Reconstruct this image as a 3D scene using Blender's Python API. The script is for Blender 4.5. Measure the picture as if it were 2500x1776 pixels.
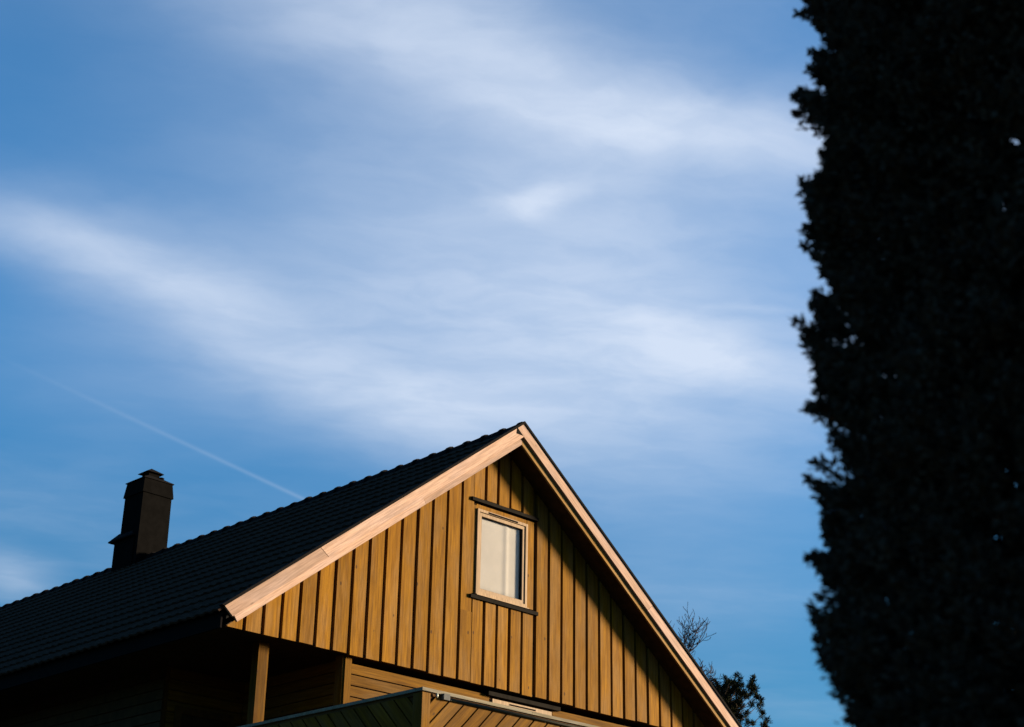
import bpy, math, random
import numpy as np
from mathutils import Matrix, Vector

for o in list(bpy.data.objects):
    bpy.data.objects.remove(o)
random.seed(7)
rng = np.random.default_rng(11)
scene = bpy.context.scene
col = scene.collection
ZC = 1.6                      # eye height of the camera above the ground

# ------------------------------------------------------------------ camera
cam_d = bpy.data.cameras.new('camera')
cam = bpy.data.objects.new('camera', cam_d)
col.objects.link(cam)
cam_d.sensor_width = 36.0
cam_d.lens = 57.578
cam_d.clip_start = 0.05
cam_d.clip_end = 6000
cr = Vector((0.70970328, -0.70428696, 0.01735314))
cu = -Vector((0.29388967, 0.27358392, -0.91584972))
cf = Vector((0.64027347, 0.65508146, 0.40114606))
M = Matrix.Identity(4)
for i in range(3):
    M[i][0] = cr[i]; M[i][1] = cu[i]; M[i][2] = -cf[i]
M[0][3], M[1][3], M[2][3] = 0, 0, ZC
cam.matrix_world = M
cam_d.dof.use_dof = True
cam_d.dof.focus_distance = 20.0
cam_d.dof.aperture_fstop = 2.8
scene.camera = cam

# ------------------------------------------------------------------ light
SUN_EL, SUN_ROT = math.radians(8.0), math.radians(122.0)
world = bpy.data.worlds.new('World')
scene.world = world
world.use_nodes = True
nt = world.node_tree
nt.nodes.clear()


class G:
    """small helper for building node graphs"""
    def __init__(s, tree):
        s.t = tree

    def n(s, typ, **kw):
        nd = s.t.nodes.new(typ)
        for k, v in kw.items():
            setattr(nd, k, v)
        return nd

    def put(s, sock, v):
        if isinstance(v, bpy.types.NodeSocket):
            s.t.links.new(v, sock)
        elif v is not None:
            sock.default_value = v

    def m(s, op, a, b=None, c=None, clamp=False):
        nd = s.n('ShaderNodeMath', operation=op, use_clamp=clamp)
        for i, v in enumerate((a, b, c)):
            s.put(nd.inputs[i], v)
        return nd.outputs[0]

    def v(s, op, a, b=None, scale=None):
        nd = s.n('ShaderNodeVectorMath', operation=op)
        s.put(nd.inputs[0], a)
        s.put(nd.inputs[1], b)
        if scale is not None:
            s.put(nd.inputs['Scale'], scale)
        return nd.outputs['Value'] if op in ('DOT_PRODUCT', 'LENGTH') else nd.outputs[0]

    def noise(s, vec, scale, detail=4, rough=0.55, dist=0.0):
        nd = s.n('ShaderNodeTexNoise')
        s.put(nd.inputs['Vector'], vec)
        nd.inputs['Scale'].default_value = scale
        nd.inputs['Detail'].default_value = detail
        nd.inputs['Roughness'].default_value = rough
        nd.inputs['Distortion'].default_value = dist
        return nd

    def ramp(s, fac, lo, hi, a=0.0, b=1.0, smooth=True):
        nd = s.n('ShaderNodeMapRange', interpolation_type='SMOOTHSTEP' if smooth else 'LINEAR')
        s.put(nd.inputs[0], fac)
        nd.inputs[1].default_value = lo; nd.inputs[2].default_value = hi
        nd.inputs[3].default_value = a; nd.inputs[4].default_value = b
        return nd.outputs[0]

    def mix(s, fac, a, b, mode='MIX'):
        nd = s.n('ShaderNodeMix', data_type='RGBA', blend_type=mode)
        s.put(nd.inputs[0], fac)
        for sock, v in ((nd.inputs[6], a), (nd.inputs[7], b)):
            if isinstance(v, (tuple, list)):
                v = (*v[:3], 1.0)
            s.put(sock, v)
        return nd.outputs[2]

    def comb(s, x, y, z=0.0):
        nd = s.n('ShaderNodeCombineXYZ')
        for i, v in enumerate((x, y, z)):
            s.put(nd.inputs[i], v)
        return nd.outputs[0]


g = G(nt)
out = g.n('ShaderNodeOutputWorld')
bg = g.n('ShaderNodeBackground')
bg.inputs['Strength'].default_value = 0.1
nt.links.new(bg.outputs[0], out.inputs[0])
sky = g.n('ShaderNodeTexSky', sky_type='NISHITA')
sky.sun_disc = False
sky.sun_elevation = SUN_EL
sky.sun_rotation = SUN_ROT
sky.altitude = 50
sky.air_density = 1.0
sky.dust_density = 0.2
sky.ozone_density = 3.0
tc = g.n('ShaderNodeTexCoord')
d = g.v('NORMALIZE', tc.outputs['Generated'])
SUNV = (math.sin(SUN_ROT) * math.cos(SUN_EL), math.cos(SUN_ROT) * math.cos(SUN_EL), math.sin(SUN_EL))
glow = g.ramp(g.v('DOT_PRODUCT', d, SUNV), 0.72, 0.99)          # warm evening sky round the low sun
tint = g.mix(glow, (0.255, 0.58, 0.73), (0.50, 0.41, 0.36))
base = g.mix(1.0, sky.outputs[0], tint, 'MULTIPLY')

# a thin layer of cirrus: the view direction is carried up to a flat cloud level
sp = g.n('ShaderNodeSeparateXYZ'); nt.links.new(d, sp.inputs[0])
dz = g.m('MAXIMUM', sp.outputs[2], 0.04)
base = g.v('SCALE', base, scale=g.ramp(sp.outputs[2], 0.15, 0.48, 0.58, 1.02))
plan = g.comb(g.m('DIVIDE', sp.outputs[0], dz), g.m('DIVIDE', sp.outputs[1], dz))
w1 = g.noise(plan, 1.8, 3, 0.45)
w2 = g.noise(plan, 7.0, 5, 0.55)
warp = g.v('ADD', g.v('SCALE', g.v('SUBTRACT', w1.outputs['Color'], (0.5, 0.5, 0.5)), scale=0.10),
           g.v('SCALE', g.v('SUBTRACT', w2.outputs['Color'], (0.5, 0.5, 0.5)), scale=0.075))
pw = g.v('ADD', plan, warp)
pw = g.v('MULTIPLY', pw, (1, 1, 0))
CLOUDS = [  # centre x, y; inverse axes; amount
 (0.8020, 1.0615, 4.705, -2.818, 2.274, 5.269, 0.34),
 (1.0081, 1.1033, 5.112, -3.120, 1.847, 9.199, 0.24),
 (1.1722, 1.0741, 4.855, -4.464, 5.251, 9.007, 0.26),
 (1.3016, 0.9827, 4.758, -5.595, 9.048, 11.157, 0.32),
 (1.2560, 1.2507, 13.635, -15.401, 30.327, 18.566, 0.30),
 (1.2662, 1.2715, 23.721, -22.100, 28.899, 38.541, 0.08),
 (0.8624, 1.7929, 7.573, -3.826, 7.464, 11.503, 0.22),
 (1.0173, 1.7731, 6.084, -2.901, 1.386, 9.802, 0.34),
 (1.2058, 1.8393, 5.840, -3.097, 0.466, 6.449, 0.22),
 (1.4464, 1.8924, 3.113, -2.016, 0.773, 4.714, 0.24),
 (1.6346, 1.8913, 3.801, -3.149, 3.283, 5.265, 0.22),
 (1.7347, 1.3782, 7.383, -7.261, 3.247, 12.042, 0.34),
 (1.8833, 1.3866, 4.353, -5.403, 7.915, 10.198, 0.18),
 (1.7016, 1.2261, 12.040, -15.354, 55.966, 64.317, 0.09),
 (1.6664, 3.2850, 10.286, -4.687, -1.455, 6.639, 0.28),
 (1.3157, 1.4042, 2.225, -1.955, 1.354, 1.949, 0.46),
 (1.3693, 1.1856, 3.389, -3.859, 3.113, 2.946, 0.15),
 (1.7007, 1.4363, 3.258, -3.796, 2.896, 2.701, 0.16),
 (1.8846, 1.7014, 1.797, -1.906, 1.796, 2.219, 0.30),
 (2.5757, 2.1306, 1.817, -2.078, 0.744, 1.092, 0.13),
 (1.2215, 2.1836, 4.231, -2.134, 0.657, 3.936, 0.10),
 (1.5122, 0.8071, 2.760, -4.341, 5.710, 6.505, 0.34),
 (2.0954, 1.1238, 2.067, -3.371, 2.862, 3.368, 0.30),
 (1.7257, 0.9359, 2.432, -3.937, 2.365, 2.470, 0.16),
 (0.6691, 1.8640, 6.474, -2.534, 3.709, 6.428, 0.18),
 (1.8000, 0.6707, 2.205, -4.568, 3.380, 3.868, 0.30),
 (0.3456, 1.4712, 5.999, -1.527, 2.289, 5.198, 0.25)]
total = None
for cx, cy, a1, a2, b1, b2, amp in CLOUDS:
    q = g.v('SUBTRACT', pw, (cx, cy, 0))
    a = g.v('DOT_PRODUCT', q, (a1, a2, 0))
    b = g.v('DOT_PRODUCT', q, (b1, b2, 0))
    e = g.m('MULTIPLY_ADD', a, a, g.m('MULTIPLY', b, b))
    e = g.m('MULTIPLY', g.m('EXPONENT', g.m('MULTIPLY', e, -0.9)), amp)
    total = e if total is None else g.m('ADD', total, e)
# fibrous structure, drawn out along the wind
q1 = g.v('DOT_PRODUCT', pw, (0.93, -0.70, 0))
q2 = g.v('DOT_PRODUCT', pw, (0.70, 0.93, 0))
fib = g.noise(g.comb(g.m('MULTIPLY', q1, 2.6), g.m('MULTIPLY', q2, 4.4)), 2.1, 7, 0.58, 0.3)
big = g.noise(g.comb(g.m('MULTIPLY', q1, 0.6), g.m('MULTIPLY', q2, 1.1), 3.7), 1.1, 4, 0.5)
cov = g.m('MULTIPLY', total, g.ramp(fib.outputs['Fac'], 0.28, 0.72, 1.00, 1.25))
veil = g.m('MULTIPLY', g.ramp(big.outputs['Fac'], 0.40, 0.75), 0.12)
veil = g.m('MULTIPLY', veil, g.ramp(fib.outputs['Fac'], 0.3, 0.75, 0.7, 1.2))
cov = g.m('ADD', cov, veil)
# the contrail
ca, cb = Vector((1.0447, 2.1888, 0)), Vector((1.7696, 2.3727, 0))
cd = (cb - ca).normalized(); cn = Vector((-cd.y, cd.x, 0))
cq = g.v('SUBTRACT', g.v('MULTIPLY', plan, (1, 1, 0)), tuple(ca))
cdist = g.m('DIVIDE', g.v('DOT_PRODUCT', cq, tuple(cn)), 0.0075)
ct = g.v('DOT_PRODUCT', cq, tuple(cd))
trail = g.m('EXPONENT', g.m('MULTIPLY', g.m('MULTIPLY', cdist, cdist), -1.0))
trail = g.m('MULTIPLY', trail, g.m('MULTIPLY', g.ramp(ct, -0.15, 0.8), g.ramp(ct, 0.9, 1.6, 1, 0)))
cov = g.m('MULTIPLY_ADD', trail, 0.13, cov)
cov = g.m('MINIMUM', cov, 0.95)
cov = g.m('MULTIPLY', cov, g.ramp(sp.outputs[2], 0.0, 0.08))
CLOUDCOL = (1.70, 1.90, 2.24)
lit = g.v('SCALE', base, scale=g.m('MULTIPLY_ADD', cov, -0.92, 1.0))
skycol = g.v('ADD', lit, g.v('SCALE', CLOUDCOL, scale=cov))
nt.links.new(skycol, bg.inputs['Color'])

sun_d = bpy.data.lights.new('sun', 'SUN')
sun_d.energy = 5.0
sun_d.color = (1.0, 0.78, 0.52)
sun_d.angle = math.radians(11.0)
sun = bpy.data.objects.new('sun', sun_d)
col.objects.link(sun)
sdir = Vector((math.sin(SUN_ROT) * math.cos(SUN_EL), math.cos(SUN_ROT) * math.cos(SUN_EL), math.sin(SUN_EL)))
sun.rotation_euler = sdir.to_track_quat('Z', 'Y').to_euler()
sun.location = (40, -30, 40)

vs = scene.view_settings
scene.display_settings.display_device = 'sRGB'
vs.view_transform = 'Standard'
vs.look = 'None'
vs.gamma = 1.0
vs.use_curve_mapping = False
vs.exposure = 2.0
scene.render.engine = 'CYCLES'
scene.cycles.max_bounces = 6
scene.cycles.transparent_max_bounces = 8


# ------------------------------------------------------------------ materials
def new_mat(name):
    m = bpy.data.materials.new(name)
    m.use_nodes = True
    t = m.node_tree
    return m, G(t), t.nodes['Principled BSDF'], t


def wood(name, light, dark, grey, axis, knots=0.85, rough=0.75):
    """painted or stained board; axis = direction of the grain"""
    m, g, p, t = new_mat(name)
    tc = g.n('ShaderNodeTexCoord'); oi = g.n('ShaderNodeObjectInfo')
    off = g.v('SCALE', (37.0, 53.0, 71.0), scale=oi.outputs['Random'])
    ax = Vector(axis).normalized()
    c = tc.outputs['Object']
    al = g.v('DOT_PRODUCT', c, tuple(ax))
    para = g.v('SCALE', tuple(ax), scale=al)
    perp = g.v('SUBTRACT', c, para)
    vec = g.v('ADD', g.v('ADD', perp, g.v('SCALE', para, scale=0.05)), off)
    soft = g.v('ADD', g.v('ADD', perp, g.v('SCALE', para, scale=0.3)), off)
    n1 = g.noise(vec, 26, 5, 0.6)
    n2 = g.noise(soft, 5.0, 4, 0.6)
    n3 = g.noise(g.v('ADD', c, off), 190, 2, 0.5)
    colr = g.mix(g.ramp(n1.outputs['Fac'], 0.32, 0.68), light, dark)
    colr = g.mix(g.m('MULTIPLY', g.ramp(n2.outputs['Fac'], 0.40, 0.66), 0.75), colr, grey)
    colr = g.mix(g.ramp(n3.outputs['Fac'], 0.3, 0.75, 0.0, 0.30), colr, tuple(x * 0.45 for x in dark))
    n4 = g.noise(vec, 75, 3, 0.6)
    colr = g.v('SCALE', colr, scale=g.ramp(n4.outputs['Fac'], 0.3, 0.7, 0.78, 1.22))
    vo = g.n('ShaderNodeTexVoronoi'); vo.inputs['Scale'].default_value = 5.5
    t.links.new(g.v('ADD', g.v('ADD', perp, g.v('SCALE', para, scale=0.55)), off), vo.inputs['Vector'])
    kn = g.m('MULTIPLY', g.ramp(vo.outputs['Distance'], 0.045, 0.085, 1.0, 0.0), knots)
    colr = g.mix(kn, colr, (0.03, 0.016, 0.008))
    bright = g.m('MULTIPLY_ADD', oi.outputs['Random'], 0.32, 0.84)
    colr = g.v('SCALE', colr, scale=bright)
    t.links.new(colr, p.inputs['Base Color'])
    p.inputs['Roughness'].default_value = rough
    p.inputs['Specular IOR Level'].default_value = 0.04
    bp = g.n('ShaderNodeBump'); bp.inputs['Strength'].default_value = 0.45; bp.inputs['Distance'].default_value = 0.004
    t.links.new(n1.outputs['Fac'], bp.inputs['Height'])
    t.links.new(bp.outputs[0], p.inputs['Normal'])
    return m


def plain(name, c, rough=0.7, var=0.35, scale=14.0, spec=0.3, metal=0.0, spots=None):
    m, g, p, t = new_mat(name)
    tc = g.n('ShaderNodeTexCoord'); oi = g.n('ShaderNodeObjectInfo')
    vec = g.v('ADD', tc.outputs['Object'], g.v('SCALE', (31.0, 17.0, 43.0), scale=oi.outputs['Random']))
    n = g.noise(vec, scale, 5, 0.6)
    colr = g.mix(g.ramp(n.outputs['Fac'], 0.3, 0.7), tuple(x * (1 - var) for x in c), tuple(x * (1 + var * 0.5) for x in c))
    if spots:
        n2 = g.noise(vec, scale * 2.3, 3, 0.6)
        colr = g.mix(g.ramp(n2.outputs['Fac'], 0.66, 0.74), colr, spots)
    t.links.new(colr, p.inputs['Base Color'])
    p.inputs['Roughness'].default_value = rough
    p.inputs['Metallic'].default_value = metal
    p.inputs['Specular IOR Level'].default_value = spec
    bp = g.n('ShaderNodeBump'); bp.inputs['Strength'].default_value = 0.25; bp.inputs['Distance'].default_value = 0.005
    t.links.new(n.outputs['Fac'], bp.inputs['Height']); t.links.new(bp.outputs[0], p.inputs['Normal'])
    return m


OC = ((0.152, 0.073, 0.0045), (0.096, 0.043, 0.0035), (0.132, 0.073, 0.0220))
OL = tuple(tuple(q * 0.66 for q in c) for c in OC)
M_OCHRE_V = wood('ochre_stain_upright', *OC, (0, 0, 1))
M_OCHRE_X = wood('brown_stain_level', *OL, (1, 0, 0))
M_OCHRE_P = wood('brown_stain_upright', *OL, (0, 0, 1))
M_POST = wood('dark_brown_post', *(tuple(q * 0.42 for q in c) for c in OC), (0, 0, 1))  # the gable board colours scaled darker for the post
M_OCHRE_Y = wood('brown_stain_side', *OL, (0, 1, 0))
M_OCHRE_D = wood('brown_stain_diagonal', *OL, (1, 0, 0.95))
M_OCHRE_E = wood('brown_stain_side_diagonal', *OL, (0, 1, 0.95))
CR = ((0.256, 0.182, 0.146), (0.238, 0.160, 0.122), (0.240, 0.178, 0.158))
M_CREAM_L = wood('cream_paint_left_rake', *CR, (1, 0, 0.757), 0.25)
M_CREAM_R = wood('cream_paint_right_rake', *CR, (1, 0, -0.757), 0.35)
M_CREAM_Y = wood('yellowed_cream_paint', (0.165, 0.095, 0.026), (0.135, 0.075, 0.020), (0.150, 0.098, 0.045), (1, 0, -0.757), 0.35)
M_FRAME = wood('cream_window_paint', (0.205, 0.148, 0.095), (0.185, 0.130, 0.082), (0.195, 0.142, 0.100), (0, 0, 1), 0.0, 0.5)
M_CAP = wood('weathered_rail_cap', (0.17, 0.155, 0.115), (0.11, 0.098, 0.070), (0.14, 0.135, 0.12), (1, 0, 0), 0.3)
M_TILE = plain('black_roof_tile', (0.030, 0.019, 0.014), 0.95, 0.4, 18, 0.02, 0, (0.05, 0.05, 0.04))
M_ROOFING = plain('roofing_felt', (0.003, 0.003, 0.003), 0.95, 0.3, 6, 0.1)
M_FLASH = plain('dark_sheet_metal', (0.004, 0.0036, 0.004), 0.9, 0.3, 9, 0.04)
M_CHIM = plain('black_chimney_sheet', (0.0025, 0.0024, 0.0024), 0.95, 0.3, 7, 0.02)
M_DARKWOOD = plain('dark_drip_board', (0.006, 0.005, 0.004), 0.9, 0.4, 20, 0.05)
M_BROWN = plain('soffit_stain_side_shade', (0.030, 0.016, 0.006), 0.85, 0.4, 10, 0.15)
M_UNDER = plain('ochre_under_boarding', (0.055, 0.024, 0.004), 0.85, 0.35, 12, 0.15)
M_BLACK = plain('near_black', (0.003, 0.0026, 0.003), 0.9, 0.2, 10, 0.03)
M_GREY = plain('grey_plastic', (0.045, 0.05, 0.055), 0.7, 0.15, 30, 0.1)
M_OLIVE = plain('olive_conduit', (0.030, 0.027, 0.012), 0.6, 0.3, 12, 0.3)
M_CURTAIN = plain('pale_curtain_sky_tint', (0.345, 0.292, 0.300), 0.95, 0.05, 5, 0.1)  # curtain colour warmed to stand in for evening sky reflected in the pane
M_ROOM = plain('room_shade', (0.006, 0.005, 0.006), 0.95, 0.2, 3, 0.1)
M_BARK = plain('brown_bark', (0.055, 0.040, 0.030), 0.95, 0.5, 22, 0.1)
M_TWIG = plain('dark_twig', (0.035, 0.026, 0.026), 0.95, 0.4, 22, 0.1)
M_DECK = plain('deck_boards', (0.11, 0.085, 0.055), 0.85, 0.4, 8, 0.2)
M_BULB = plain('opal_bulb', (0.3, 0.33, 0.28), 0.3, 0.05, 5, 0.5)


def leaf_mat(name, a, b):
    m, g, p, t = new_mat(name)
    tc = g.n('ShaderNodeTexCoord')
    n = g.noise(tc.outputs['Object'], 3.0, 4, 0.6)
    n2 = g.noise(tc.outputs['Object'], 60.0, 2, 0.5)
    f = g.m('MULTIPLY_ADD', n2.outputs['Fac'], 0.5, g.m('MULTIPLY', n.outputs['Fac'], 0.5))
    t.links.new(g.mix(g.ramp(f, 0.35, 0.65), a, b), p.inputs['Base Color'])
    p.inputs['Roughness'].default_value = 0.8
    p.inputs['Specular IOR Level'].default_value = 0.0
    return m


M_THUJA = leaf_mat('dark_conifer_foliage', (0.036, 0.028, 0.022), (0.046, 0.036, 0.029))
M_PINE = leaf_mat('pine_needles', (0.014, 0.017, 0.010), (0.024, 0.026, 0.015))


def glass_mat():
    m, g, p, t = new_mat('window_glass')
    t.nodes.remove(p)
    lw = g.n('ShaderNodeLayerWeight'); lw.inputs['Blend'].default_value = 0.5
    fr = g.m('MULTIPLY_ADD', g.m('POWER', lw.outputs['Facing'], 5.0), 0.95, 0.045)
    gl = g.n('ShaderNodeBsdfGlossy'); gl.inputs['Roughness'].default_value = 0.02
    gl.inputs['Color'].default_value = (1, 1, 1, 1)
    tr = g.n('ShaderNodeBsdfTransparent'); tr.inputs['Color'].default_value = (0.92, 0.95, 0.93, 1)
    mx = g.n('ShaderNodeMixShader')
    t.links.new(fr, mx.inputs[0])
    t.links.new(tr.outputs[0], mx.inputs[1]); t.links.new(gl.outputs[0], mx.inputs[2])
    t.links.new(mx.outputs[0], t.nodes['Material Output'].inputs[0])
    return m


M_GLASS = glass_mat()


def ground_mat():
    m, g, p, t = new_mat('rough_lawn')
    tc = g.n('ShaderNodeTexCoord')
    n = g.noise(tc.outputs['Object'], 0.5, 6, 0.6)
    n2 = g.noise(tc.outputs['Object'], 9.0, 5, 0.65)
    c = g.mix(g.ramp(n.outputs['Fac'], 0.35, 0.65), (0.030, 0.045, 0.016), (0.055, 0.055, 0.026))
    c = g.mix(g.ramp(n2.outputs['Fac'], 0.4, 0.7, 0, 0.6), c, (0.035, 0.026, 0.016))
    t.links.new(c, p.inputs['Base Color'])
    p.inputs['Roughness'].default_value = 1.0
    p.inputs['Specular IOR Level'].default_value = 0.1
    bp = g.n('ShaderNodeBump'); bp.inputs['Strength'].default_value = 0.6; bp.inputs['Distance'].default_value = 0.05
    t.links.new(n2.outputs['Fac'], bp.inputs['Height']); t.links.new(bp.outputs[0], p.inputs['Normal'])
    return m


M_GROUND = ground_mat()

# ------------------------------------------------------------------ object helpers
ORG = {}


def empty(name, loc, label, cat, group=None):
    o = bpy.data.objects.new(name, None)
    o.empty_display_size = 0.3
    col.objects.link(o)
    o.location = loc
    ORG[o.name] = Vector(loc)
    o['label'] = label; o['category'] = cat
    if group:
        o['group'] = group
    return o


def add(name, verts, faces, mat, parent=None, origin=None, smooth=False):
    """verts are camera-relative heights; one mesh object"""
    org = ORG[parent.name] if parent else Vector(origin)
    me = bpy.data.meshes.new(name)
    me.from_pydata([(v[0] - org[0], v[1] - org[1], v[2] + ZC - org[2]) for v in verts], [], faces)
    me.materials.append(mat)
    me.update()
    if smooth:
        me.shade_smooth()
    o = bpy.data.objects.new(name, me)
    col.objects.link(o)
    if parent:
        o.parent = parent
    else:
        o.location = org
    ORG[o.name] = org
    return o


def add_np(name, V, F, mat, parent, smooth=False):
    """numpy version for big meshes; F (n, k)"""
    org = ORG[parent.name]
    V = np.asarray(V, dtype=np.float64) + np.array([-org[0], -org[1], ZC - org[2]])
    me = bpy.data.meshes.new(name)
    n, k = F.shape
    me.vertices.add(len(V)); me.vertices.foreach_set('co', V.astype(np.float32).ravel())
    me.loops.add(n * k); me.loops.foreach_set('vertex_index', F.astype(np.int32).ravel())
    me.polygons.add(n); me.polygons.foreach_set('loop_start', np.arange(0, n * k, k, dtype=np.int32))
    me.materials.append(mat)
    me.update(calc_edges=True)
    if smooth:
        me.shade_smooth()
    o = bpy.data.objects.new(name, me)
    col.objects.link(o)
    o.parent = parent
    ORG[o.name] = org
    return o


class Mb:
    """collects verts and faces"""
    def __init__(s):
        s.v = []; s.f = []

    def poly_prism(s, poly, fn0, fn1):
        """poly: 2-D points, fn maps 2-D -> 3-D for front and back"""
        n = len(poly)
        if n < 3:
            return s
        b = len(s.v)
        s.v += [fn0(*p) for p in poly] + [fn1(*p) for p in poly]
        s.f.append(tuple(range(b, b + n)))
        s.f.append(tuple(range(b + 2 * n - 1, b + n - 1, -1)))
        for i in range(n):
            j = (i + 1) % n
            s.f.append((b + j, b + i, b + n + i, b + n + j))
        return s

    def box(s, x0, x1, y0, y1, z0, z1):
        return s.poly_prism([(x0, z0), (x1, z0), (x1, z1), (x0, z1)],
                            lambda x, z: (x, y0, z), lambda x, z: (x, y1, z))

    def frustum(s, cx, cy, z0, hx0, hy0, z1, hx1, hy1):
        b = len(s.v)
        for z, hx, hy in ((z0, hx0, hy0), (z1, hx1, hy1)):
            s.v += [(cx - hx, cy - hy, z), (cx + hx, cy - hy, z), (cx + hx, cy + hy, z), (cx - hx, cy + hy, z)]
        s.f += [(b + 3, b + 2, b + 1, b), (b + 4, b + 5, b + 6, b + 7)]
        for i in range(4):
            j = (i + 1) % 4
            s.f.append((b + i, b + j, b + 4 + j, b + 4 + i))
        return s

    def tube(s, pts, rad, n=6, cap=True):
        b0 = len(s.v)
        pts = [Vector(p) for p in pts]
        for i, p in enumerate(pts):
            t = (pts[min(i + 1, len(pts) - 1)] - pts[max(i - 1, 0)]).normalized()
            a = t.cross(Vector((0, 0, 1)) if abs(t.z) < 0.9 else Vector((1, 0, 0))).normalized()
            c = t.cross(a)
            r = rad[i] if isinstance(rad, (list, tuple)) else rad
            for k in range(n):
                an = 2 * math.pi * k / n
                s.v.append(tuple(p + a * (r * math.cos(an)) + c * (r * math.sin(an))))
        for i in range(len(pts) - 1):
            for k in range(n):
                j = (k + 1) % n
                s.f.append((b0 + i * n + k, b0 + i * n + j, b0 + (i + 1) * n + j, b0 + (i + 1) * n + k))
        if cap:
            s.f.append(tuple(range(b0 + n - 1, b0 - 1, -1)))
            e = b0 + (len(pts) - 1) * n
            s.f.append(tuple(range(e, e + n)))
        return s

    def build(s, name, mat, parent=None, origin=None, smooth=False):
        return add(name, s.v, s.f, mat, parent, origin, smooth)


def clip(poly, a, b, c):
    """keep the part of a 2-D polygon with a*x + b*y <= c"""
    outp = []
    for i in range(len(poly)):
        p, q = poly[i], poly[(i + 1) % len(poly)]
        dp, dq = a * p[0] + b * p[1] - c, a * q[0] + b * q[1] - c
        if dp <= 0:
            outp.append(p)
        if (dp < 0 < dq) or (dq < 0 < dp):
            t = dp / (dp - dq)
            outp.append((p[0] + (q[0] - p[0]) * t, p[1] + (q[1] - p[1]) * t))
    return outp


# ------------------------------------------------------------------ ground
N = 60
gv, gf = [], []
xs = [math.copysign(abs(t) ** 3 * 2500, t) for t in np.linspace(-1, 1, N + 1)]
for j in range(N + 1):
    for i in range(N + 1):
        r = math.hypot(xs[i] - 10, xs[j] - 12)
        gv.append((xs[i], xs[j], -ZC + (0.15 * math.sin(xs[i] * 0.13) * math.cos(xs[j] * 0.11) if r > 30 else 0)))
for j in range(N):
    for i in range(N):
        a = j * (N + 1) + i
        gf.append((a, a + 1, a + N + 2, a + N + 1))
ground = add('ground', gv, gf, M_GROUND, None, (0, 0, 0))
ground['kind'] = 'structure'

# ------------------------------------------------------------------ house
# heights below are measured from the camera's eye level
AX, TH, ZU = 13.19, 0.757, 7.122        # ridge axis, roof slope, underside of rake boards at the axis
YG = 13.596                              # face of the gable boards
YI, YO = 13.296, 13.263                  # faces of inner and outer rake boards
YB = 30.0                                # back of the house
house = empty('timber_house', (AX, 20.0, 0.0),
              'ochre timber house with steep black tiled roof and lit board gable', 'house')


def under(x, off=0.0):
    return ZU + off - TH * abs(x - AX)


def roof_clip(poly, off):
    poly = clip(poly, -TH, 1, ZU + off - TH * AX)
    return clip(poly, TH, 1, ZU + off + TH * AX)


# --- gable wall: backing with a window opening, boards in front of it
WX0, WX1, WZ0, WZ1 = 12.765, 13.595, 5.225, 6.245
gm = Mb()
fy = lambda y: (lambda x, z: (x, y, z))
for r in ((9.2, WX0, 4.18, 8), (WX1, 17.2, 4.18, 8), (WX0, WX1, 4.18, WZ0), (WX0, WX1, WZ1, 8)):
    p = roof_clip([(r[0], r[2]), (r[1], r[2]), (r[1], r[3]), (r[0], r[3])], 0.13)
    gm.poly_prism(p, fy(YG + 0.036), fy(YG + 0.12))
gable = gm.build('gable_wall', M_UNDER, house)
GAP = 0.046


def gable_board(x0, x1, z0, z1, dy=None):
    p = roof_clip([(x0, z0), (x1, z0), (x1, z1), (x0, z1)], 0.12)
    if len(p) < 3:
        return
    dy = random.uniform(-0.0025, 0.0025) if dy is None else dy
    Mb().poly_prism(p, fy(YG + dy), fy(YG + 0.038)).build('board', M_OCHRE_V, gable)


jit = lambda s: random.uniform(-s, s)
edges_l = [9.565 + 0.2283 * k for k in range(-2, 13)]          # left edges of the boards
for k, x in enumerate(edges_l):
    x1 = x + 0.2283 - GAP
    gable_board(max(x, 9.3) + jit(0.003), x1 + jit(0.003), 4.165 + jit(0.007), 8)
gable_board(12.305, 12.529 - GAP, 4.165, 8)
gable_board(12.532, 12.722 - 0.012, 4.168, 4.985); gable_board(12.532, 12.7, 5.0 - 0.015, 8)
edges_w = [12.724, 12.932, 13.139, 13.348, 13.557, 13.770]
for a, b in zip(edges_w[:-1], edges_w[1:]):                     # short boards below and above the window
    gable_board(a + jit(0.003), b - GAP + jit(0.003), 4.165 + jit(0.007), 5.150 + jit(0.008))
    gable_board(a - 0.018 + jit(0.003), b - 0.018 - GAP + jit(0.003), 6.402 + jit(0.008), 8)
gable_board(12.70, 12.748, 5.215, 6.30, 0.004); gable_board(13.606, 13.770 - GAP, 5.215, 6.32, 0.003)
gable_board(12.75, 13.604, 6.268, 6.32, 0.006)
x = 13.785
while x < 17.1:
    gable_board(x + jit(0.003), x + 0.2285 - GAP + jit(0.003), 4.165 + jit(0.007), 8)
    x += 0.2285

# --- attic window
win = add('window', *(lambda m: (m.v, m.f))(Mb().box(12.766, 13.594, YG + 0.060, YG + 0.075, 5.226, 6.244)), M_ROOM, house) if False else None


def frame_ring(name, x0, x1, z0, z1, w, y0, y1, mat, parent):
    m = Mb()
    m.box(x0, x1, y0, y1, z1 - w, z1); m.box(x0, x1, y0, y1, z0, z0 + w)
    m.box(x0, x0 + w, y0 + 0.0006, y1, z0 + w, z1 - w); m.box(x1 - w, x1, y0 + 0.0006, y1, z0 + w, z1 - w)
    return m.build(name, mat, parent)


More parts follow.
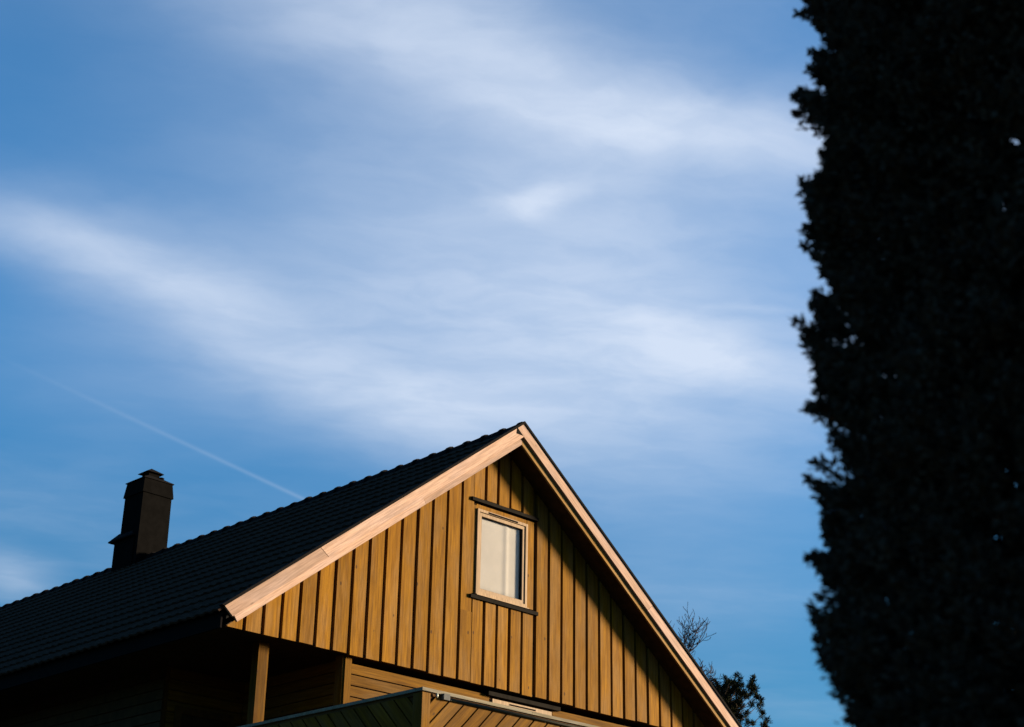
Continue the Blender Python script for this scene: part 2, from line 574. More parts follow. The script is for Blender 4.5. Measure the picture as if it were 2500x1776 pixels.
win = frame_ring('window', 12.752, 13.600, 5.215, 6.262, 0.034, YG - 0.018, YG + 0.11, M_FRAME, house)
win['label'] = 'cream framed attic window with pale curtain'
frame_ring('sash', 12.788, 13.564, 5.250, 6.222, 0.040, YG - 0.006, YG + 0.035, M_FRAME, win)
frame_ring('shade_reveal', 12.8285, 13.5235, 5.2905, 6.1815, 0.007, YG + 0.010, YG + 0.034, M_BLACK, win)  # near-black ring, paints the shadow line between sash and pane
Mb().box(12.836, 13.516, YG + 0.022, YG + 0.026, 5.298, 6.174).build('pane', M_GLASS, win)
Mb().box(12.93, 13.42, YG - 0.024, YG - 0.016, 6.233, 6.251).build('vent', M_BLACK, win)
Mb().poly_prism([(YG - 0.045, 5.196), (YG + 0.02, 5.196), (YG + 0.02, 5.213), (YG - 0.045, 5.205)],
                lambda y, z: (12.745, y, z), lambda y, z: (13.612, y, z)).build('sill', M_FRAME, win)
Mb().poly_prism([(YG - 0.030, 6.342), (YG + 0.03, 6.342), (YG + 0.03, 6.395), (YG - 0.026, 6.385)],
                lambda y, z: (12.655, y, z), lambda y, z: (13.775, y, z)).build('head_drip_board', M_DARKWOOD, win)
Mb().poly_prism([(YG - 0.030, 5.150), (YG + 0.03, 5.150), (YG + 0.03, 5.197), (YG - 0.030, 5.193)],
                lambda y, z: (12.665, y, z), lambda y, z: (13.785, y, z)).build('foot_drip_board', M_DARKWOOD, win)
# room box behind the curtain, coloured near-black to stand in for shade
rb = Mb()
rb.box(12.70, 13.66, YG + 0.60, YG + 0.62, 5.1, 6.4)
rb.box(12.70, 13.66, YG + 0.121, YG + 0.60, 5.1, 5.12); rb.box(12.70, 13.66, YG + 0.121, YG + 0.60, 6.38, 6.4)
rb.box(12.70, 12.72, YG + 0.121, YG + 0.60, 5.12, 6.38); rb.box(13.64, 13.66, YG + 0.121, YG + 0.60, 5.12, 6.38)
rb.build('window_recess', M_ROOM, win)
# curtain: hangs inside, a thing of its own
cv, cfc = [], []
nx, nz = 60, 8
for j in range(nz + 1):
    for i in range(nx + 1):
        xx = 12.78 + 0.722 * i / nx  # stops short at right; the dark gap stands in for the sash's shadow
        z = 5.235 + 0.985 * j / nz
        t = (xx - 13.285) / 0.04
        y = YG + 0.042 + 0.0015 * math.sin(xx * 11 + 0.5 * math.sin(z * 2)) - 0.010 * math.exp(-t * t)
        cv.append((xx, y, z))
for j in range(nz):
    for i in range(nx):
        a = j * (nx + 1) + i
        cfc.append((a, a + 1, a + nx + 2, a + nx + 1))
cur = add('curtain', cv, cfc, M_CURTAIN, None, (13.18, YG + 0.082, 5.235 + ZC), True)
so = cur.modifiers.new('thickness', 'SOLIDIFY'); so.thickness = 0.002
cur['label'] = 'pale curtain drawn behind the attic window glass'
cur['category'] = 'curtain'

# --- roof deck, tiles
rm = Mb()
for s in (-1, 1):
    xe = AX + s * 4.06
    poly = [(AX, ZU + 0.03), (AX, ZU + 0.215), (xe, under(xe, 0.215)), (xe, under(xe, 0.10))]
    if s > 0:
        poly = poly[::-1]
    rm.poly_prism(poly, fy(YI + 0.032), fy(YB))
roof = rm.build('roof', M_ROOFING, house)
CT = 1 / math.hypot(1, TH); ST = TH * CT            # cos, sin of the pitch
TW, TL = 0.30, (4.165 * math.hypot(1, 0.757) - 0.045) / 16                                  # cover width, exposed length


def tile_mesh():
    prof = []
    for k in range(9):
        u = k / 8
        prof.append((u * TW, 0.020 * (0.5 - 0.5 * math.cos(2 * math.pi * (u * 2 + 0.1))) + (0.006 if k == 8 else 0)))
    v, f = [], []
    L = TL + 0.05
    for (w, h) in prof:
        v.append((0.0, w, h + 0.030)); v.append((L, w, h + 0.004)); v.append((0.002, w, h + 0.008))
    for k in range(8):
        a = k * 3
        f.append((a, a + 1, a + 4, a + 3))
        f.append((a + 2, a, a + 3, a + 5))
    f.append((0, 2, 1)); f.append((24, 25, 26))
    return v, f


tv, tf = tile_mesh()                                  # local: x up the slope, y along the ridge, z outward
tile_me = bpy.data.meshes.new('tile')
tile_me.from_pydata(tv, [], tf); tile_me.materials.append(M_TILE); tile_me.update()
slope_len = 4.165 / CT


def tile_frame(s, row, colm):
    xe = AX + s * 4.165
    base = Vector((xe, 0, under(xe, 0.218)))
    up = Vector((-s * CT, 0, ST)); nrm = Vector((s * ST, 0, CT))
    yy = Vector((0, 1, 0))
    p = base + up * (row * TL) + yy * (13.300 + colm * TW)
    return p, up, yy, nrm


rows = 16
cols = int((YB - 13.30) / TW)
cand = []
for r in range(rows):
    for c in range(cols):
        p, up, yy, nrm = tile_frame(-1, r, c)
        if r * TL + 0.1 > slope_len:
            continue
        cand.append((p.length + random.uniform(-0.02, 0.02), r, c))
cand.sort()
near = cand[:300]; rest = [(-1, r, c) for _, r, c in cand[300:]]
rorg = ORG[roof.name]
for _, r, c in near:
    p, up, yy, nrm = tile_frame(-1, r, c)
    up2 = (up + nrm * jit(0.006)).normalized(); nn = up2.cross(yy)
    o = bpy.data.objects.new('tile', tile_me)
    m = Matrix.Identity(4)
    for i in range(3):
        m[i][0] = up2[i]; m[i][1] = yy[i]; m[i][2] = nrm[i]
        m[i][3] = p[i] - rorg[i] + (ZC if i == 2 else 0) + nrm[i] * jit(0.003)
    col.objects.link(o); o.parent = roof; o.matrix_local = m
for s in (1,):
    rest += [(s, r, c) for r in range(rows) for c in range(cols) if r * TL + 0.1 <= slope_len]
tva = np.array(tv); Vs = []; Fs3 = []; Fq = []
base_i = 0
for s, r, c in rest:
    p, up, yy, nrm = tile_frame(s, r, c)
    R = np.array([up, yy, nrm])
    Vs.append(tva @ R + np.array(p)); Fq += [tuple(i + base_i for i in f) for f in tf]
    base_i += len(tva)
allv = np.concatenate(Vs)
rest_o = add('roof_tiles', allv.tolist(), Fq, M_TILE, roof)
rest_o['kind'] = 'stuff'
# ridge tiles: half-round, collar at the near end of each
for k in range(51):
    y0 = 13.262 + 0.322 * k
    L = 0.40 if k < 50 else 0.33
    v, f = [], []
    zb = 7.300 + jit(0.004)
    secs = ((y0, 0.116), (y0 + 0.06, 0.114), (y0 + 0.07, 0.102), (y0 + L, 0.090))
    for (yy_, rr) in secs:
        for q in range(9):
            an = math.pi * q / 8
            v.append((AX - rr * 1.12 * math.cos(an) + jit(0.001), yy_, zb - 0.075 + (rr + 0.075) * math.sin(an)))
    for i in range(3):
        for q in range(8):
            a = i * 9 + q
            f.append((a, a + 1, a + 10, a + 9))
    f.append(tuple(range(8, -1, -1)))
    add('ridge_tile', v, f, M_FLASH, roof)

# --- rake boards (bargeboards)


def rake(s, off0, off1, u0, u1, y0, y1, mat, name='bargeboard'):
    """board along the slope; u = distance from the axis (horizontal)"""
    poly = []
    for u, o in ((u0, off0), (u1, off0), (u1, off1), (u0, off1)):
        # square ends: shift along the slope by the offset
        sh = o * TH * CT * CT if u == u1 else 0
        poly.append((AX + s * (u + sh), ZU + o - TH * (u + sh)))
    if s > 0:
        poly = poly[::-1]
    return Mb().poly_prism(poly, fy(y0), fy(y1)).build(name, mat, roof)


rake(-1, 0.0, 0.115, -0.002, 1.512, YI, YI + 0.028, M_CREAM_L)
rake(-1, 0.0, 0.115, 1.5155, 3.945, YI + 0.001, YI + 0.028, M_CREAM_L)
rake(1, 0.0, 0.115, 0.0035, 4.05, YI + 0.0005, YI + 0.028, M_CREAM_Y)
# outer boards: the right one runs up to the ridge, the left one butts against it
uL = lambda o: -(0.26 - 0.0935) / (2 * TH)
p_left = [(AX - 2.875, ZU + 0.0935 - TH * 2.875), (AX, ZU + 0.0935), (AX - 0.110, ZU + 0.26 - TH * 0.110), (AX - 2.990, ZU + 0.26 - TH * 2.990)]
Mb().poly_prism(p_left, fy(YO), fy(YI - 0.001)).build('bargeboard', M_CREAM_L, roof)
p_left2 = [(AX - 4.025, ZU + 0.0935 - TH * 4.025), (AX - 2.879, ZU + 0.0935 - TH * 2.879), (AX - 2.994, ZU + 0.26 - TH * 2.994), (AX - 4.130, ZU + 0.26 - TH * 4.130)]
Mb().poly_prism(p_left2, fy(YO + 0.002), fy(YI - 0.001)).build('bargeboard', M_CREAM_L, roof)
p_r = [(AX + 0.003, ZU + 0.0935), (AX + 2.26, ZU + 0.0935 - TH * 2.26), (AX + 2.37, ZU + 0.26 - TH * 2.37), (AX, ZU + 0.26), (AX - 0.106, ZU + 0.26 - TH * 0.106)]
Mb().poly_prism(p_r, fy(YO - 0.002), fy(YI - 0.001)).build('bargeboard', M_CREAM_R, roof)
p_r2 = [(AX + 2.263, ZU + 0.0935 - TH * 2.263), (AX + 4.03, ZU + 0.0935 - TH * 4.03), (AX + 4.13, ZU + 0.26 - TH * 4.13), (AX + 2.373, ZU + 0.26 - TH * 2.373)]
Mb().poly_prism(p_r2, fy(YO), fy(YI - 0.001)).build('bargeboard', M_CREAM_R, roof)
for s in (-1, 1):                                     # sheet metal along the verge
    poly = []
    for u, o in ((0.0, 0.262), (4.14, 0.262), (4.175, 0.297), (0.0, 0.297)):
        poly.append((AX + s * u, ZU + o - TH * u))
    if s > 0:
        poly = poly[::-1]
    Mb().poly_prism(poly, fy(YO - 0.016), fy(YI + 0.02)).build('verge_flashing', M_FLASH, roof)
# soffit boards under the rake overhang, and flat soffit under the eaves and the jetty
for s in (-1, 1):
    poly = [(AX + s * 0.0, ZU + 0.024), (AX + s * 4.05, ZU + 0.024 - TH * 4.05), (AX + s * 4.05, ZU + 0.034 - TH * 4.05), (AX, ZU + 0.034)]
    if s > 0:
        poly = poly[::-1]
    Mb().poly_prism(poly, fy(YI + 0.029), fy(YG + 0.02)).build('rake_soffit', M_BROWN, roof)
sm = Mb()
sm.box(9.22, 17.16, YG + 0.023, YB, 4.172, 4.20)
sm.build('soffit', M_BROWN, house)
for s in (-1, 1):
    xe = AX + s * 4.10
    Mb().box(min(xe, xe + s * 0.02), max(xe, xe + s * 0.02), YI + 0.035, YB, 4.05, 4.21).build('fascia_board', M_BLACK, house)

# --- chimney
CX, CY = 13.19, 21.70
ch = Mb().frustum(CX, CY, 7.0, 0.272, 0.272, 8.40, 0.262, 0.262).build('chimney', M_CHIM, house)
Mb().frustum(CX, CY, 8.365, 0.284, 0.284, 8.605, 0.257, 0.257).build('hood', M_CHIM, ch)
Mb().frustum(CX, CY, 8.604, 0.276, 0.276, 8.618, 0.276, 0.276).frustum(CX, CY, 8.6185, 0.272, 0.272, 8.715, 0.105, 0.105).build('cap_roof', M_FLASH, ch)
Mb().frustum(CX, CY, 8.70, 0.098, 0.098, 8.775, 0.098, 0.098).build('flue_neck', M_CHIM, ch)
Mb().frustum(CX, CY, 8.772, 0.150, 0.150, 8.780, 0.150, 0.150).frustum(CX, CY, 8.7805, 0.148, 0.148, 8.874, 0.004, 0.004).build('flue_cap', M_FLASH, ch)
Mb().tube([(CX + 0.12, CY - 0.12, 8.68), (CX + 0.12, CY - 0.12, 8.715)], 0.05, 8).build('side_vent', M_CHIM, ch)
Mb().box(CX - 0.285, CX + 0.18, CY - 0.18, CY + 0.385, 6.9, 7.66).build('base', M_CHIM, ch)
Mb().frustum(CX - 0.06, CY + 0.15, 7.655, 0.275, 0.345, 7.68, 0.275, 0.345).frustum(CX - 0.06, CY + 0.15, 7.6805, 0.27, 0.34, 7.80, 0.18, 0.20).build('base_flashing', M_FLASH, ch)

# --- lower storey behind the balcony
YL = 13.696
lw = Mb()
lw.box(11.03, 16.7, YL + 0.03, YL + 0.13, 2.2, 4.080)
lower = lw.build('lower_wall', M_UNDER, house)
lower['label'] = 'wall of level ochre boards below the gable'
z = 4.098
LWX0, LWX1 = 13.185, 14.115
k = 0
while z > 2.3:
    z0 = z - 0.121 + 0.016
    for a, b in (((11.045, LWX0 - 0.06), (LWX1 + 0.06, 16.7)) if z0 < 4.03 else ((11.045, 13.05), (14.26, 16.7))):
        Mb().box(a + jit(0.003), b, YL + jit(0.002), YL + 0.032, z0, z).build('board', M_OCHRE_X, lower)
    z -= 0.121
Mb().box(10.955, 11.043, YL - 0.012, YL + 0.13, 2.2, 4.1705).build('corner_board', M_OCHRE_P, lower)
Mb().box(10.930, 10.953, YL + 0.004, YL + 0.13, 2.2, 4.1705).build('corner_board', M_OCHRE_P, lower)
lwin = frame_ring('window', LWX0 - 0.03, LWX1 + 0.03, 2.9, 4.060, 0.045, YL - 0.02, YL + 0.028, M_FRAME, house)
lwin['label'] = 'cream window head showing just above the balcony rail'
frame_ring('sash', LWX0 + 0.017, LWX1 - 0.017, 2.947, 4.013, 0.05, YL - 0.008, YL + 0.028, M_FRAME, lwin)
Mb().box(LWX0 + 0.068, LWX1 - 0.068, YL + 0.010, YL + 0.014, 3.0, 3.962).build('pane', M_GLASS, lwin)
Mb().box(LWX0 + 0.25, LWX1 - 0.25, YL - 0.026, YL - 0.019, 4.025, 4.04).build('vent', M_BLACK, lwin)
Mb().poly_prism([(YL - 0.055, 4.083), (YL + 0.029, 4.083), (YL + 0.029, 4.145), (YL - 0.055, 4.130)],
                lambda y, z: (13.06, y, z), lambda y, z: (14.26, y, z)).build('awning_cassette', M_DARKWOOD, house)

# --- covered corner of the balcony: post, recess walls
PY = 13.88
post = Mb().box(9.95, 10.062, PY, PY + 0.112, 2.2, 4.171).build('post', M_POST, house)
Mb().box(10.068, 10.090, PY + 0.012, PY + 0.09, 2.2, 4.1712).build('batten', M_OCHRE_P, post)
sw = Mb()
sw.box(9.95, 10.05, 15.6, YB, 2.2, 4.171); sw.box(10.05, 11.03, 15.6, 15.7, 2.2, 4.171)
sw.box(11.031, 11.13, YL + 0.131, 15.7, 2.2, 4.171)
side = sw.build('side_wall', M_UNDER, house)
z = 4.15
while z > 2.3:
    Mb().box(9.926, 9.949, 15.58, YB, z - 0.108, z).build('board', M_BROWN, side)  # darker than the recess boards: the long wall's shade is in this colour
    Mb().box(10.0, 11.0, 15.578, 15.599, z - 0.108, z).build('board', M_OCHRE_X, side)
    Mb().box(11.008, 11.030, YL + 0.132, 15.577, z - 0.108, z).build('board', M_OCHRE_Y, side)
    z -= 0.121


def side_window(y0, y1, z0, z1):
    m = Mb(); w = 0.07; x0, x1 = 9.900, 9.925
    m.box(x0, x1, y0, y1, z1 - w, z1); m.box(x0, x1, y0, y1, z0, z0 + w)
    m.box(x0, x1, y0, y0 + w, z0 + w, z1 - w); m.box(x0, x1, y1 - w, y1, z0 + w, z1 - w)
    o = m.build('window', M_UNDER, house)
    o['label'] = 'shaded window in the long side wall'
    Mb().box(9.914, 9.918, y0 + w, y1 - w, z0 + w, z1 - w).build('pane', M_GLASS, o)


side_window(15.9, 17.1, 2.1, 3.05)
side_window(19.3, 20.7, 2.1, 3.05)
dr = Mb()
dr.box(10.10, 10.18, 15.55, 15.577, 2.2, 3.75); dr.box(10.80, 10.88, 15.55, 15.577, 2.2, 3.75); dr.box(10.18, 10.80, 15.55, 15.577, 3.67, 3.75)
door = dr.build('door', M_UNDER, house)
door['label'] = 'shaded door frame in the balcony recess'
Mb().box(10.18, 10.80, 15.565, 15.576, 2.2, 3.67).build('door_leaf', M_BROWN, door)
Mb().box(10.30, 10.68, 15.556, 15.5645, 2.9, 3.5).build('pane', M_GLASS, door)
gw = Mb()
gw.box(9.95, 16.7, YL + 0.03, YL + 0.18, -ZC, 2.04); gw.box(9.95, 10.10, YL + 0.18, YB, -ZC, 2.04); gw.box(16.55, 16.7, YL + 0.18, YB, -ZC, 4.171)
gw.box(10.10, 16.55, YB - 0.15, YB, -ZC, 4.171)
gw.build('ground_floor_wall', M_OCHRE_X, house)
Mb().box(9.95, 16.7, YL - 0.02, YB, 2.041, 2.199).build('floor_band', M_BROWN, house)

# --- balcony
YP, XP = 11.106, 9.80                                 # outer faces of the front and side railing
RT = 3.2575                                           # top of the handrail
bal = Mb().box(XP + 0.03, 15.5, YP + 0.03, YL - 0.021, 2.06, 2.16).build('balcony', M_DECK, house)
bal['label'] = 'balcony with diagonal board railing below the gable'
PB, PT = 2.0, RT - 0.060


def diag_boards(lo, hi, fn0, fn1, mat, pitch, phase, skip=0.0):
    u = lo - (PT - PB) + phase
    while u < hi:
        w = pitch - 0.022
        poly = [(u, PB), (u + w, PB), (u + w + (PT - PB), PT), (u + (PT - PB), PT)]
        poly = clip(poly, -1, 0, -lo); poly = clip(poly, 1, 0, hi)
        if len(poly) >= 3:
            dd = jit(0.0015)
            Mb().poly_prism(poly, lambda a, b: fn0(a, b, dd), lambda a, b: fn1(a, b)).build('board', mat, bal)
        u += pitch


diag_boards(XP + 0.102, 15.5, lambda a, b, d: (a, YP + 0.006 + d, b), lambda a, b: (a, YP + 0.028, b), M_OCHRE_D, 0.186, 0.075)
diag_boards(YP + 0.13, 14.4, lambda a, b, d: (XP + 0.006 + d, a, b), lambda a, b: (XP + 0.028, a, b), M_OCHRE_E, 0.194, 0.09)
Mb().box(XP + 0.029, 15.5, YP + 0.029, YP + 0.05, PB, PT).box(XP + 0.029, XP + 0.05, YP + 0.05, 14.4, PB, PT).build('backing_board', M_UNDER, bal)
Mb().box(XP + 0.002, XP + 0.098, YP, YP + 0.027, PB, PT + 0.02).build('corner_board', M_OCHRE_P, bal)
Mb().box(XP, XP + 0.0018, YP + 0.0, YP + 0.125, PB, PT + 0.02).build('corner_board', M_OCHRE_P, bal)
Mb().box(XP + 0.10, 15.5, YP + 0.010, YP + 0.045, PT + 0.001, RT - 0.031).box(XP + 0.012, XP + 0.045, YP + 0.126, 14.4, PT + 0.001, RT - 0.031).build('top_rail', M_UNDER, bal)
hr = Mb().box(XP - 0.012, 11.2, YP - 0.014, YP + 0.085, RT - 0.030, RT).build('handrail', M_CAP, bal)
Mb().box(11.203, 15.5, YP - 0.013, YP + 0.085, RT - 0.030, RT - 0.001).build('handrail', M_CAP, bal)
Mb().box(XP - 0.013, XP + 0.080, YP + 0.0855, 14.4, RT - 0.030, RT - 0.0005).build('handrail', M_CAP, bal)
Mb().tube([(10.055, YP - 0.008, RT - 0.062), (15.5, YP - 0.008, RT - 0.062)], 0.017, 10).build('conduit', M_OLIVE, bal, smooth=True)
Mb().box(10.035, 10.112, YP - 0.034, YP + 0.004, RT - 0.078, RT - 0.022).build('junction_box', M_GREY, bal)
Mb().tube([(9.965, YP - 0.018, RT - 0.032), (9.965, YP - 0.018, RT - 0.046), (9.965, YP - 0.018, RT - 0.060), (9.965, YP - 0.018, RT - 0.072)], [0.007, 0.011, 0.011, 0.004], 8).build('bulb', M_BULB, bal, smooth=True)
for (px, py) in ((XP + 0.10, YP + 0.08), (12.6, YP + 0.08), (15.4, YP + 0.08)):
    Mb().box(px, px + 0.12, py, py + 0.12, -ZC, 2.058).build('support_post', M_OCHRE_V, bal)
Mb().box(15.47, 15.5, YP + 0.051, YL - 0.022, PB, PT).build('end_panel', M_OCHRE_Y, bal)


# ------------------------------------------------------------------ conifer beside the camera
TX, TY = 4.476, 1.993
tree = empty('conifer_tree', (TX, TY, 0), 'tall dark clipped conifer standing close at the right edge', 'tree')
OUT = [(-1.5, 0.70), (-0.6, 0.80), (0.3, 0.85), (0.948, 0.864), (1.049, 0.875), (1.145, 0.91), (1.205, 0.936), (1.342, 0.913), (1.443, 0.929),
       (1.546, 0.9), (1.676, 0.917), (1.73, 0.883), (1.757, 0.845), (1.838, 0.865), (1.919, 0.894), (1.974, 0.901), (2.059, 0.868),
       (2.1, 0.9), (2.143, 0.924), (2.214, 0.926), (2.309, 0.86), (2.361, 0.828), (2.39, 0.859), (2.509, 0.872), (2.554, 0.922),
       (2.66, 0.937), (2.755, 0.845), (2.833, 0.848), (2.937, 0.822), (2.96, 0.886), (3.025, 0.892), (3.173, 0.864), (3.256, 0.829),
       (3.324, 0.821), (3.478, 0.855), (3.9, 0.86), (4.6, 0.78), (5.4, 0.62), (6.2, 0.38), (7.0, 0.06)]
oz = np.array([a for a, b in OUT]); orr = np.array([b for a, b in OUT])
mid = (oz > 0.9) & (oz < 3.6)
orr[mid] += 0.22 * (orr[mid] - 0.885) - 0.012
# trunk and limbs
trm = Mb()
trm.tube([(TX + 0.02 * math.sin(k), TY + 0.02 * math.cos(k * 1.3), -ZC + 8.4 * k / 9) for k in range(10)], [0.16 * (1 - k / 9.4) + 0.008 for k in range(10)], 9)
trm.build('trunk', M_BARK, tree, smooth=True)
lm = Mb()
for k in range(120):
    z = rng.uniform(-1.1, 6.0); a = rng.uniform(0, 2 * math.pi)
    L = np.interp(z + 0.2, oz, orr) * 0.85
    pts = [(TX + math.cos(a) * L * t, TY + math.sin(a) * L * t, z + 0.45 * L * t * t) for t in (0.0, 0.3, 0.6, 0.9)]
    lm.tube(pts, [0.022, 0.016, 0.010, 0.004], 5)
lm.build('limbs', M_BARK, tree, smooth=True)
# crown: sprays of small flat blades, thick near the surface, thinner inside
camdir = math.atan2(-TY, -TX)


def blades(C, D, Ls, Ws, rs):
    """one bent-free quad per blade: base C, direction D, length, width"""
    n = len(C)
    rnd = rs.normal(size=(n, 3))
    S = np.cross(D, rnd); S /= np.linalg.norm(S, axis=1)[:, None] + 1e-9
    L = Ls[:, None]; W = Ws[:, None]
    V = np.empty((n, 4, 3))
    V[:, 0] = C
    V[:, 1] = C + D * L * 0.55 + S * W * 0.5
    V[:, 2] = C + D * L
    V[:, 3] = C + D * L * 0.5 - S * W * 0.5
    F = np.arange(n * 4).reshape(n, 4)
    return V.reshape(-1, 3), F


NP_ = 6400
pz = np.concatenate([rng.uniform(0.6, 3.8, 5400), rng.uniform(-1.45, 6.9, NP_ - 5400)])
pa = np.concatenate([camdir + rng.normal(size=5400) * 1.25, rng.uniform(0, 2 * math.pi, NP_ - 5400)])
# lumps: the traced outline on the side toward the view, the same kind of swelling elsewhere
def crown_r(z, a):
    sh = 0.55 * np.sin(a * 3 + 1.0) + 0.35 * np.sin(a * 5 + 2.2)
    left = math.atan2(1, -1)                                   # side seen against the sky
    w = np.cos(np.angle(np.exp(1j * (a - (camdir - math.pi / 2))))) ** 2
    zz = z + (1 - w) * sh
    r = np.interp(zz, oz, orr)
    lump = 0.04 * np.sin(z * 9 + a * 4) * np.sin(a * 7 + z * 3)
    return np.maximum(np.minimum(r + (1 - w) * lump, np.interp(z, oz, orr) + 0.12), 0.04)


pr = crown_r(pz, pa)
depth = rng.random(NP_) ** 2.2                                  # 0 at the surface
rad = np.maximum(pr * (1 - 0.55 * depth) - 0.085, 0.02)
ctr = np.stack([TX + np.cos(pa) * rad, TY + np.sin(pa) * rad, pz], 1)
od = np.stack([np.cos(pa), np.sin(pa), np.full(NP_, 0.75)], 1) + rng.normal(size=(NP_, 3)) * 0.25
od /= np.linalg.norm(od, axis=1)[:, None]
K = 110
t = rng.random((NP_, K))
plen = rng.uniform(0.07, 0.125, NP_)
spread = 0.024 * (1.15 - t)[:, :, None]
Cb = ctr[:, None, :] + od[:, None, :] * (t * plen[:, None])[:, :, None] + rng.normal(size=(NP_, K, 3)) * spread
Db = od[:, None, :] * 0.8 + rng.normal(size=(NP_, K, 3)) * 0.55
Db /= np.linalg.norm(Db, axis=2)[:, :, None]
n = NP_ * K
V1, F1 = blades(Cb.reshape(-1, 3), Db.reshape(-1, 3), rng.uniform(0.018, 0.034, n), rng.uniform(0.009, 0.016, n), rng)
# coarser inner foliage
ni = 25400
zi = rng.uniform(-1.4, 6.6, ni); ai = rng.uniform(0, 2 * math.pi, ni)
ri = np.maximum(np.interp(zi, oz, orr) - 0.14, 0.02) * np.sqrt(rng.random(ni))
Ci = np.stack([TX + np.cos(ai) * ri, TY + np.sin(ai) * ri, zi], 1)
Di = rng.normal(size=(ni, 3)); Di[:, 2] += 0.6; Di /= np.linalg.norm(Di, axis=1)[:, None]
V2, F2 = blades(Ci, Di, rng.uniform(0.07, 0.13, ni), rng.uniform(0.03, 0.055, ni), rng)
add_np('crown', np.concatenate([V1, V2]), np.concatenate([F1, F2 + len(V1)]), M_THUJA, tree)


# ------------------------------------------------------------------ trees behind the house
def ray_at(u, v, dist):
    """a point at a horizontal distance, used to lay out the far trees"""
    dx, dy = (u - 1250) / 3998.466, (v - 888) / 3998.466
    w = cr * dx - cu * dy + cf
    w = w / math.hypot(w.x, w.y)
    return w * dist


# bare tree
BD = 30.0
b0 = ray_at(1652, 1700, BD)
bare = empty('bare_tree', (b0.x, b0.y, 0), 'leafless tree with upturned twigs behind the right roof slope', 'tree')
bt = Mb()
tp = ray_at(1664, 1620, BD)
trunk_pts = [(b0.x, b0.y, -ZC), (b0.x + 0.05, b0.y, 1.5), (b0.x - 0.02, b0.y, 4.5), (tp.x, tp.y, tp.z)]
bt.tube(trunk_pts, [0.17, 0.14, 0.09, 0.03], 8)
bt.build('trunk', M_TWIG, bare, smooth=True)
br = Mb()
side_v = Vector((cr.x, cr.y, 0)).normalized()
fwd_v = Vector((cf.x, cf.y, 0)).normalized()


def twig(p, dirv, L, r, lev):
    pts = [Vector(p)]
    dv = Vector(dirv).normalized()
    nseg = 5
    for i in range(nseg):
        dv = (dv + Vector((0, 0, 0.18)) + Vector(rng.normal(size=3)) * 0.14).normalized()
        pts.append(pts[-1] + dv * (L / nseg))
    br.tube(pts, [max(r * (1 - 0.6 * i / nseg), 0.0046) for i in range(nseg + 1)], 4)
    if lev > 0:
        for i in range(1, nseg + 1):
            for _ in range((1 + (rng.random() < 0.35)) if lev > 1 else int(rng.random() < 0.75)):
                nd = (dv * 0.6 + Vector(rng.normal(size=3)) * 0.75 + side_v * rng.normal() * 0.3).normalized()
                twig(pts[i], nd, L * rng.uniform(0.4, 0.62), r * 0.55, lev - 1)


for k in range(7):
    a = ray_at(1664, 1622, BD)
    twig(a + Vector((0, 0, 0.02 * k)), side_v * (-0.5 + 0.26 * k) + fwd_v * rng.normal() * 0.5 + Vector((0, 0, 0.62)), 0.60, 0.014, 2)
for (u, v, L, dirx, dz_) in ((1690, 1690, 0.42, 0.7, 0.55), (1700, 1700, 0.45, 0.45, 0.75), (1722, 1700, 0.40, 0.35, 0.8), (1738, 1690, 0.28, 0.2, 0.9), (1712, 1650, 0.2, -0.1, 0.9)):
    a = ray_at(u, v, BD)
    root = Vector((b0.x, b0.y, a.z - 0.5))
    br.tube([root, root.lerp(a, 0.5) + Vector((0, 0, -0.05)), a], [0.035, 0.022, 0.014], 5)
    twig(a, side_v * dirx + Vector((0, 0, dz_)) + fwd_v * rng.normal() * 0.3, L, 0.012, 2)
for k in range(14):                                    # limbs lower down, behind the house
    a = rng.uniform(0, 6.28); z = rng.uniform(2.0, 5.0)
    twig((b0.x, b0.y, z), (math.cos(a), math.sin(a), 0.4), 1.6, 0.03, 1)
br.build('branches', M_TWIG, bare)

# pine
PD = 34.0
pc = ray_at(1757, 1800, PD)
pine = empty('pine_tree', (pc.x, pc.y, 0), 'dark green pine with tufted crown behind the right eave', 'tree')
ptop = ray_at(1770, 1672, PD)
pm = Mb()
pm.tube([(pc.x, pc.y, -ZC), (pc.x + 0.05, pc.y, 2), (pc.x, pc.y, 5), (ptop.x, ptop.y, ptop.z - 0.1)], [0.20, 0.16, 0.09, 0.02], 8)
pm.build('trunk', M_BARK, pine, smooth=True)
px_m = PD / 3998.466 * 1.09
pl_ = Mb(); CN = []; DN = []; LN = []


def tuft(p, up, nneed, L):
    for _ in range(nneed):
        dv = (up * rng.uniform(0.1, 1.0) + Vector(rng.normal(size=3)) * 0.55).normalized()
        CN.append(tuple(p + up * rng.uniform(-0.06, 0.05) + Vector(rng.normal(size=3)) * 0.012)); DN.append(tuple(dv)); LN.append(L * rng.uniform(0.7, 1.1))


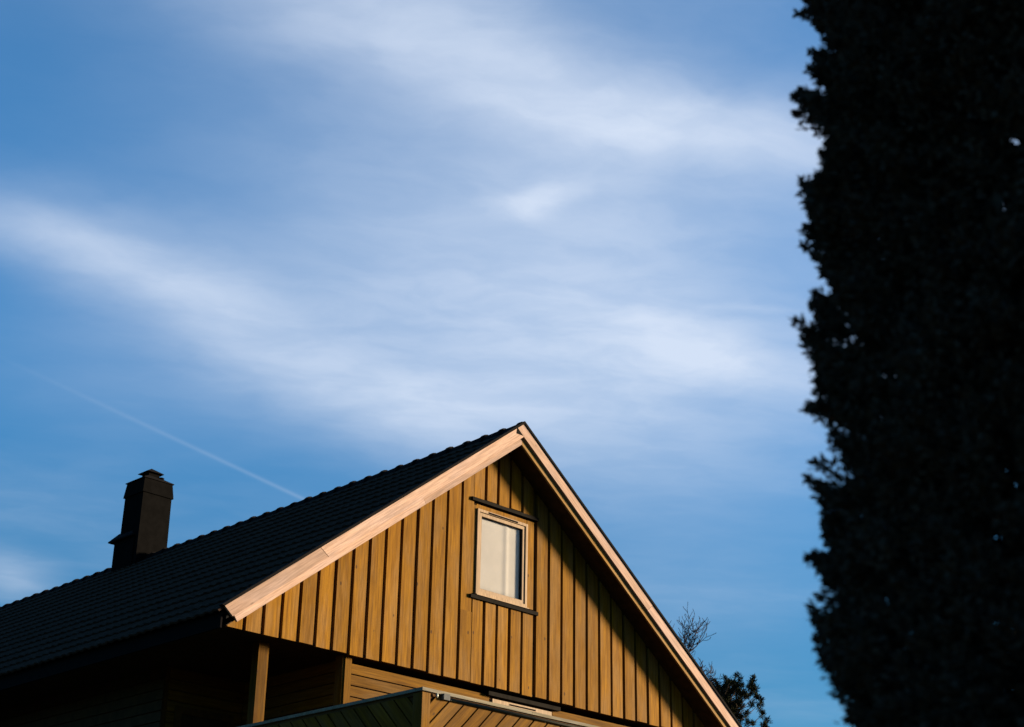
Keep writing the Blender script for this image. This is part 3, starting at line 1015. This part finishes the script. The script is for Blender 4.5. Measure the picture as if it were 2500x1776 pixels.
def pine_limb(z, a, L, rise):
    st = Vector((pc.x, pc.y, z))
    od = Vector((math.cos(a), math.sin(a), 0))
    pts = [st + od * (L * t) + Vector((0, 0, rise * t * t)) for t in (0, 0.35, 0.7, 1.0)]
    pl_.tube(pts, [0.030, 0.022, 0.014, 0.006], 5)
    nt_ = int(5 + L * 9)
    for _ in range(nt_):
        t = rng.uniform(0.35, 1.0)
        p = st + od * (L * t) + Vector((0, 0, rise * t * t)) + Vector(rng.normal(size=3)) * 0.16 * (0.4 + t * 0.5)
        up = (od * 0.5 + Vector((0, 0, 0.9)) + Vector(rng.normal(size=3)) * 0.3).normalized()
        pl_.tube([st + od * (L * t) + Vector((0, 0, rise * t * t)), p], [0.007, 0.004], 4)
        tuft(p, up, 100, 0.105)


ztop = ptop.z
for k in range(56):
    zz = ztop - 0.06 - (k / 56) ** 1.25 * 4.2
    dpt = ztop - zz
    L = min(0.30 + 0.75 * dpt ** 0.75, 1.9) * rng.uniform(0.7, 1.05)
    pine_limb(zz - 0.15 * L, rng.uniform(0, 6.283), L, 0.40 * L)
# leading tufts that stand out of the crown
for (u, v) in ((1836, 1655), (1833, 1668), (1802, 1660), (1795, 1668), (1766, 1672), (1772, 1664), (1848, 1668), (1845, 1690), (1812, 1680), (1855, 1700), (1862, 1738), (1872, 1760), (1868, 1770), (1780, 1690), (1850, 1715), (1826, 1690), (1838, 1678)):
    p = ray_at(u, v + 8, PD + rng.normal() * 0.3)
    q = ray_at(1775, v + 60, PD)
    pl_.tube([q, q.lerp(p, 0.6) + Vector((0, 0, -0.06)), p], [0.012, 0.009, 0.005], 4)
    for _ in range(2):
        tuft(p + Vector(rng.normal(size=3)) * 0.035, Vector((rng.normal() * 0.25, rng.normal() * 0.25, 1)).normalized(), 75, 0.105)
pl_.build('limbs', M_BARK, pine)
CN = np.array(CN); DN = np.array(DN); LN = np.array(LN)
V3, F3 = blades(CN, DN, LN, np.full(len(CN), 0.015), rng)
add_np('crown', V3, F3, M_PINE, pine)
